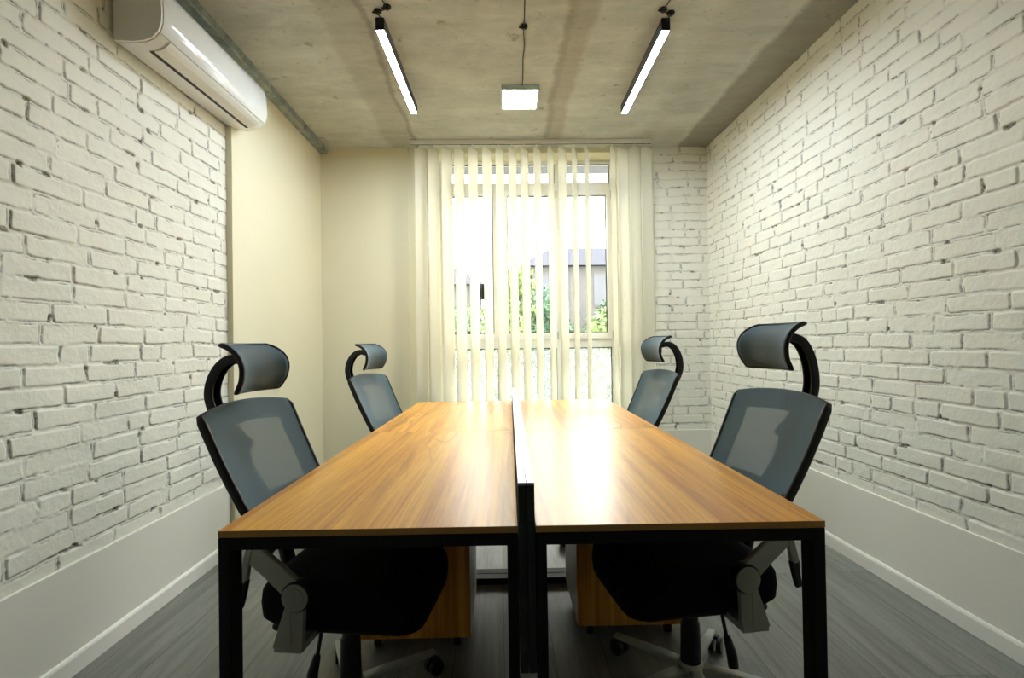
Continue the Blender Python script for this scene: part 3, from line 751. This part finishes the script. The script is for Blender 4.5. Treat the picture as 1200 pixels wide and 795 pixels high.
# ------------------------------------------------------------------ outside
grass = mat('garden_grass', (.06,.09,.04), .9)
struct(obj('ground', bx(-45, 45, 5.6, 70, -4.1, -4.0), grass))
o = obj('balcony_slab', bx(-3.5, 4.5, D+.302, 6.05, 3.195, 3.35), mat('grey_render', (.10,.095,.11), .8), bevel=.01); struct(o)
rail_m = mat('white_railing', (.8,.8,.8), .5)
slab2 = struct(obj('balcony_floor', bx(-3.5, 4.5, D+.302, 5.55, -.3, -.08), mat('pale_render', (.72,.72,.72), .8), bevel=.01))
def leafmat(name, a, b):
    M = mat(name, a, .6, spec=.2); oi = N(M, 'ShaderNodeTexCoord')
    Lk(M, mixc(M, ramp(M, noise(M, coords(M), 3.5, 4), [(.35,(0,)*3),(.65,(1,)*3)]), a, b), B(M).inputs['Base Color']); return M
lm = [leafmat('dark_leaves', (.018,.045,.025), (.045,.09,.05)), leafmat('lime_leaves', (.06,.10,.03), (.11,.145,.05)), leafmat('mid_leaves', (.035,.075,.035), (.09,.13,.06))]
bark = mat('bark', (.09,.07,.05), .9)
def tree(x, y, top, rad, mi, label, seed):
    rng = random.Random(seed); t = thing('garden_tree', label, 'tree', (x, y, -4.0), 0, 'trees outside the window')
    Ht = top+4.0; bm = bmesh.new(); cyl(bm, (0,0,-.02), (.1,.05,Ht*.55), .16, .09, n=10)
    for k in range(5):
        a = rng.random()*6.28; cyl(bm, (.08,.04,Ht*(.35+.04*k)), (math.cos(a)*rad*.6, math.sin(a)*rad*.6, Ht*(.62+.04*k)), .06, .02, n=6)
    obj('trunk', bm, bark, t)
    bm = bmesh.new(); blobs = [(Vector((rng.uniform(-.5,.5)*rad, rng.uniform(-.5,.5)*rad, Ht-rad*.55-rng.random()*Ht*.5)), rad*rng.uniform(.35,.6)) for _ in range(12)]
    blobs.append((Vector((0,0,Ht-rad*.5)), rad*.5))
    for k in range(5200):
        c_, r_ = rng.choice(blobs); d = Vector((rng.gauss(0,1), rng.gauss(0,1), rng.gauss(0,1))).normalized()
        p = c_+d*r_*rng.uniform(.7,1.05); a = Vector((rng.gauss(0,1), rng.gauss(0,1), rng.gauss(0,1))).normalized(); b = a.cross(d)
        b = b.normalized() if b.length > .01 else a.orthogonal(); s = rng.uniform(.05,.10)
        bm.faces.new([bm.verts.new(p+a*s), bm.verts.new(p+b*s*.5), bm.verts.new(p-a*s), bm.verts.new(p-b*s*.5)])
    obj('foliage', bm, lm[mi], t)
tree(-4.4, 14.0, 2.4, 1.4, 0, 'dark leafy tree seen through the left end of the blinds', 1)
tree(-.9, 12.2, 2.2, 1.1, 2, 'mid green tree seen between slats left of the centre mullion', 2)
tree(.35, 10.0, 2.75, .75, 1, 'lime green slender tree seen just right of the centre mullion', 3)
tree(1.35, 14.2, 2.8, 1.05, 0, 'dark green tree seen through the middle window pane', 4)
tree(3.6, 16.5, 2.6, 1.0, 2, 'mid green tree seen left in the right window pane', 5)
tree(2.25, 10.3, 1.9, .85, 1, 'low bright yellow-green tree in the right window pane', 6)
roof_m = mat('grey_roof_tiles', (.045,.045,.055), .9, spec=0); wall_m = mat('pale_house_wall', (.085,.08,.078), .9, spec=0)
def house(x, y, w, zt, label, seed):
    t = thing('house', label, 'house', (x, y, -4.0), 0, 'houses outside the window')
    Ht = zt+4.0; bm = bx(-w/2, w/2, -3, 3, -.01, Ht-1.1); obj('wall', bm, wall_m, t)
    bm = bmesh.new(); e = .35; P = [(-w/2-e, -3-e, Ht-1.2), (w/2+e, -3-e, Ht-1.2), (w/2+e, 3+e, Ht-1.2), (-w/2-e, 3+e, Ht-1.2)]
    v_ = [bm.verts.new(p) for p in P]; r_ = [bm.verts.new((-w/2+1.2, 0, Ht)), bm.verts.new((w/2-1.2, 0, Ht))]
    for q in ((v_[0],v_[1],r_[1],r_[0]), (v_[1],v_[2],r_[1]), (v_[2],v_[3],r_[0],r_[1]), (v_[3],v_[0],r_[0]), (v_[3],v_[2],v_[1],v_[0])): bm.faces.new(q)
    obj('roof', bm, roof_m, t)
    bm = bmesh.new(); box(bm, w*.12, w*.12+.5, -.6, -.1, Ht-.8, Ht+.25); obj('chimney', bm, wall_m, t)
    dark = mat('house_window_'+str(seed), (.04,.042,.05), .5)
    for k in range(int(w//1.8)):
        xx = -w/2+.6+k*1.8; obj('window', bx(xx, xx+.9, -3.03, -2.99, Ht-2.6, Ht-1.5), dark, t)
house(-4.6, 22, 7.5, 4.6, 'grey-roofed house beyond the trees on the left', 1)
house(5.2, 21, 8.5, 5.1, 'grey-roofed house beyond the trees on the right', 2)

# ------------------------------------------------------------------ light
W = bpy.data.worlds.new('sky'); S.world = W; W.use_nodes = True
nt = W.node_tree; bg = nt.nodes['Background']; sky = nt.nodes.new('ShaderNodeTexSky'); sky.sky_type = 'NISHITA'
sky.sun_disc = False; sky.sun_elevation = R(48); sky.sun_rotation = R(20); sky.dust_density = 4; sky.air_density = 1.3
mxn = nt.nodes.new('ShaderNodeMix'); mxn.data_type = 'RGBA'; mxn.inputs[0].default_value = .75; mxn.inputs[7].default_value = (1.0,.985,.94,1)
sc_ = nt.nodes.new('ShaderNodeVectorMath'); sc_.operation = 'SCALE'; sc_.inputs[3].default_value = .12
nt.links.new(sky.outputs[0], sc_.inputs[0]); nt.links.new(sc_.outputs[0], mxn.inputs[6]); nt.links.new(mxn.outputs[2], bg.inputs[0])
bg.inputs[1].default_value = 7.5
# portal so the window's daylight is sampled well
pl = bpy.data.lights.new('window_portal', 'AREA'); pl.shape = 'RECTANGLE'; pl.size = OX1-OX0; pl.size_y = OZ1-.1; pl.cycles.is_portal = True
po = bpy.data.objects.new('window_portal', pl); COL.objects.link(po); po.location = ((OX0+OX1)/2, D+.31, OZ1/2+.03); po.rotation_euler = (R(-90), 0, 0)
sun = bpy.data.lights.new('sun', 'SUN'); sun.energy = 2.6; sun.angle = R(3); sun.color = (1,.98,.95)
so = bpy.data.objects.new('sun', sun); COL.objects.link(so)
so.rotation_euler = Vector((.62, -.62, -.75)).to_track_quat('-Z', 'Y').to_euler()

S.view_settings.view_transform = 'Standard'; S.view_settings.look = 'None'; S.view_settings.gamma = 1; S.view_settings.use_curve_mapping = False
S.view_settings.exposure = 1.5
try: S.cycles.use_denoising = True; S.cycles.max_bounces = 12; S.cycles.diffuse_bounces = 8; S.cycles.transparent_max_bounces = 16
except Exception: pass
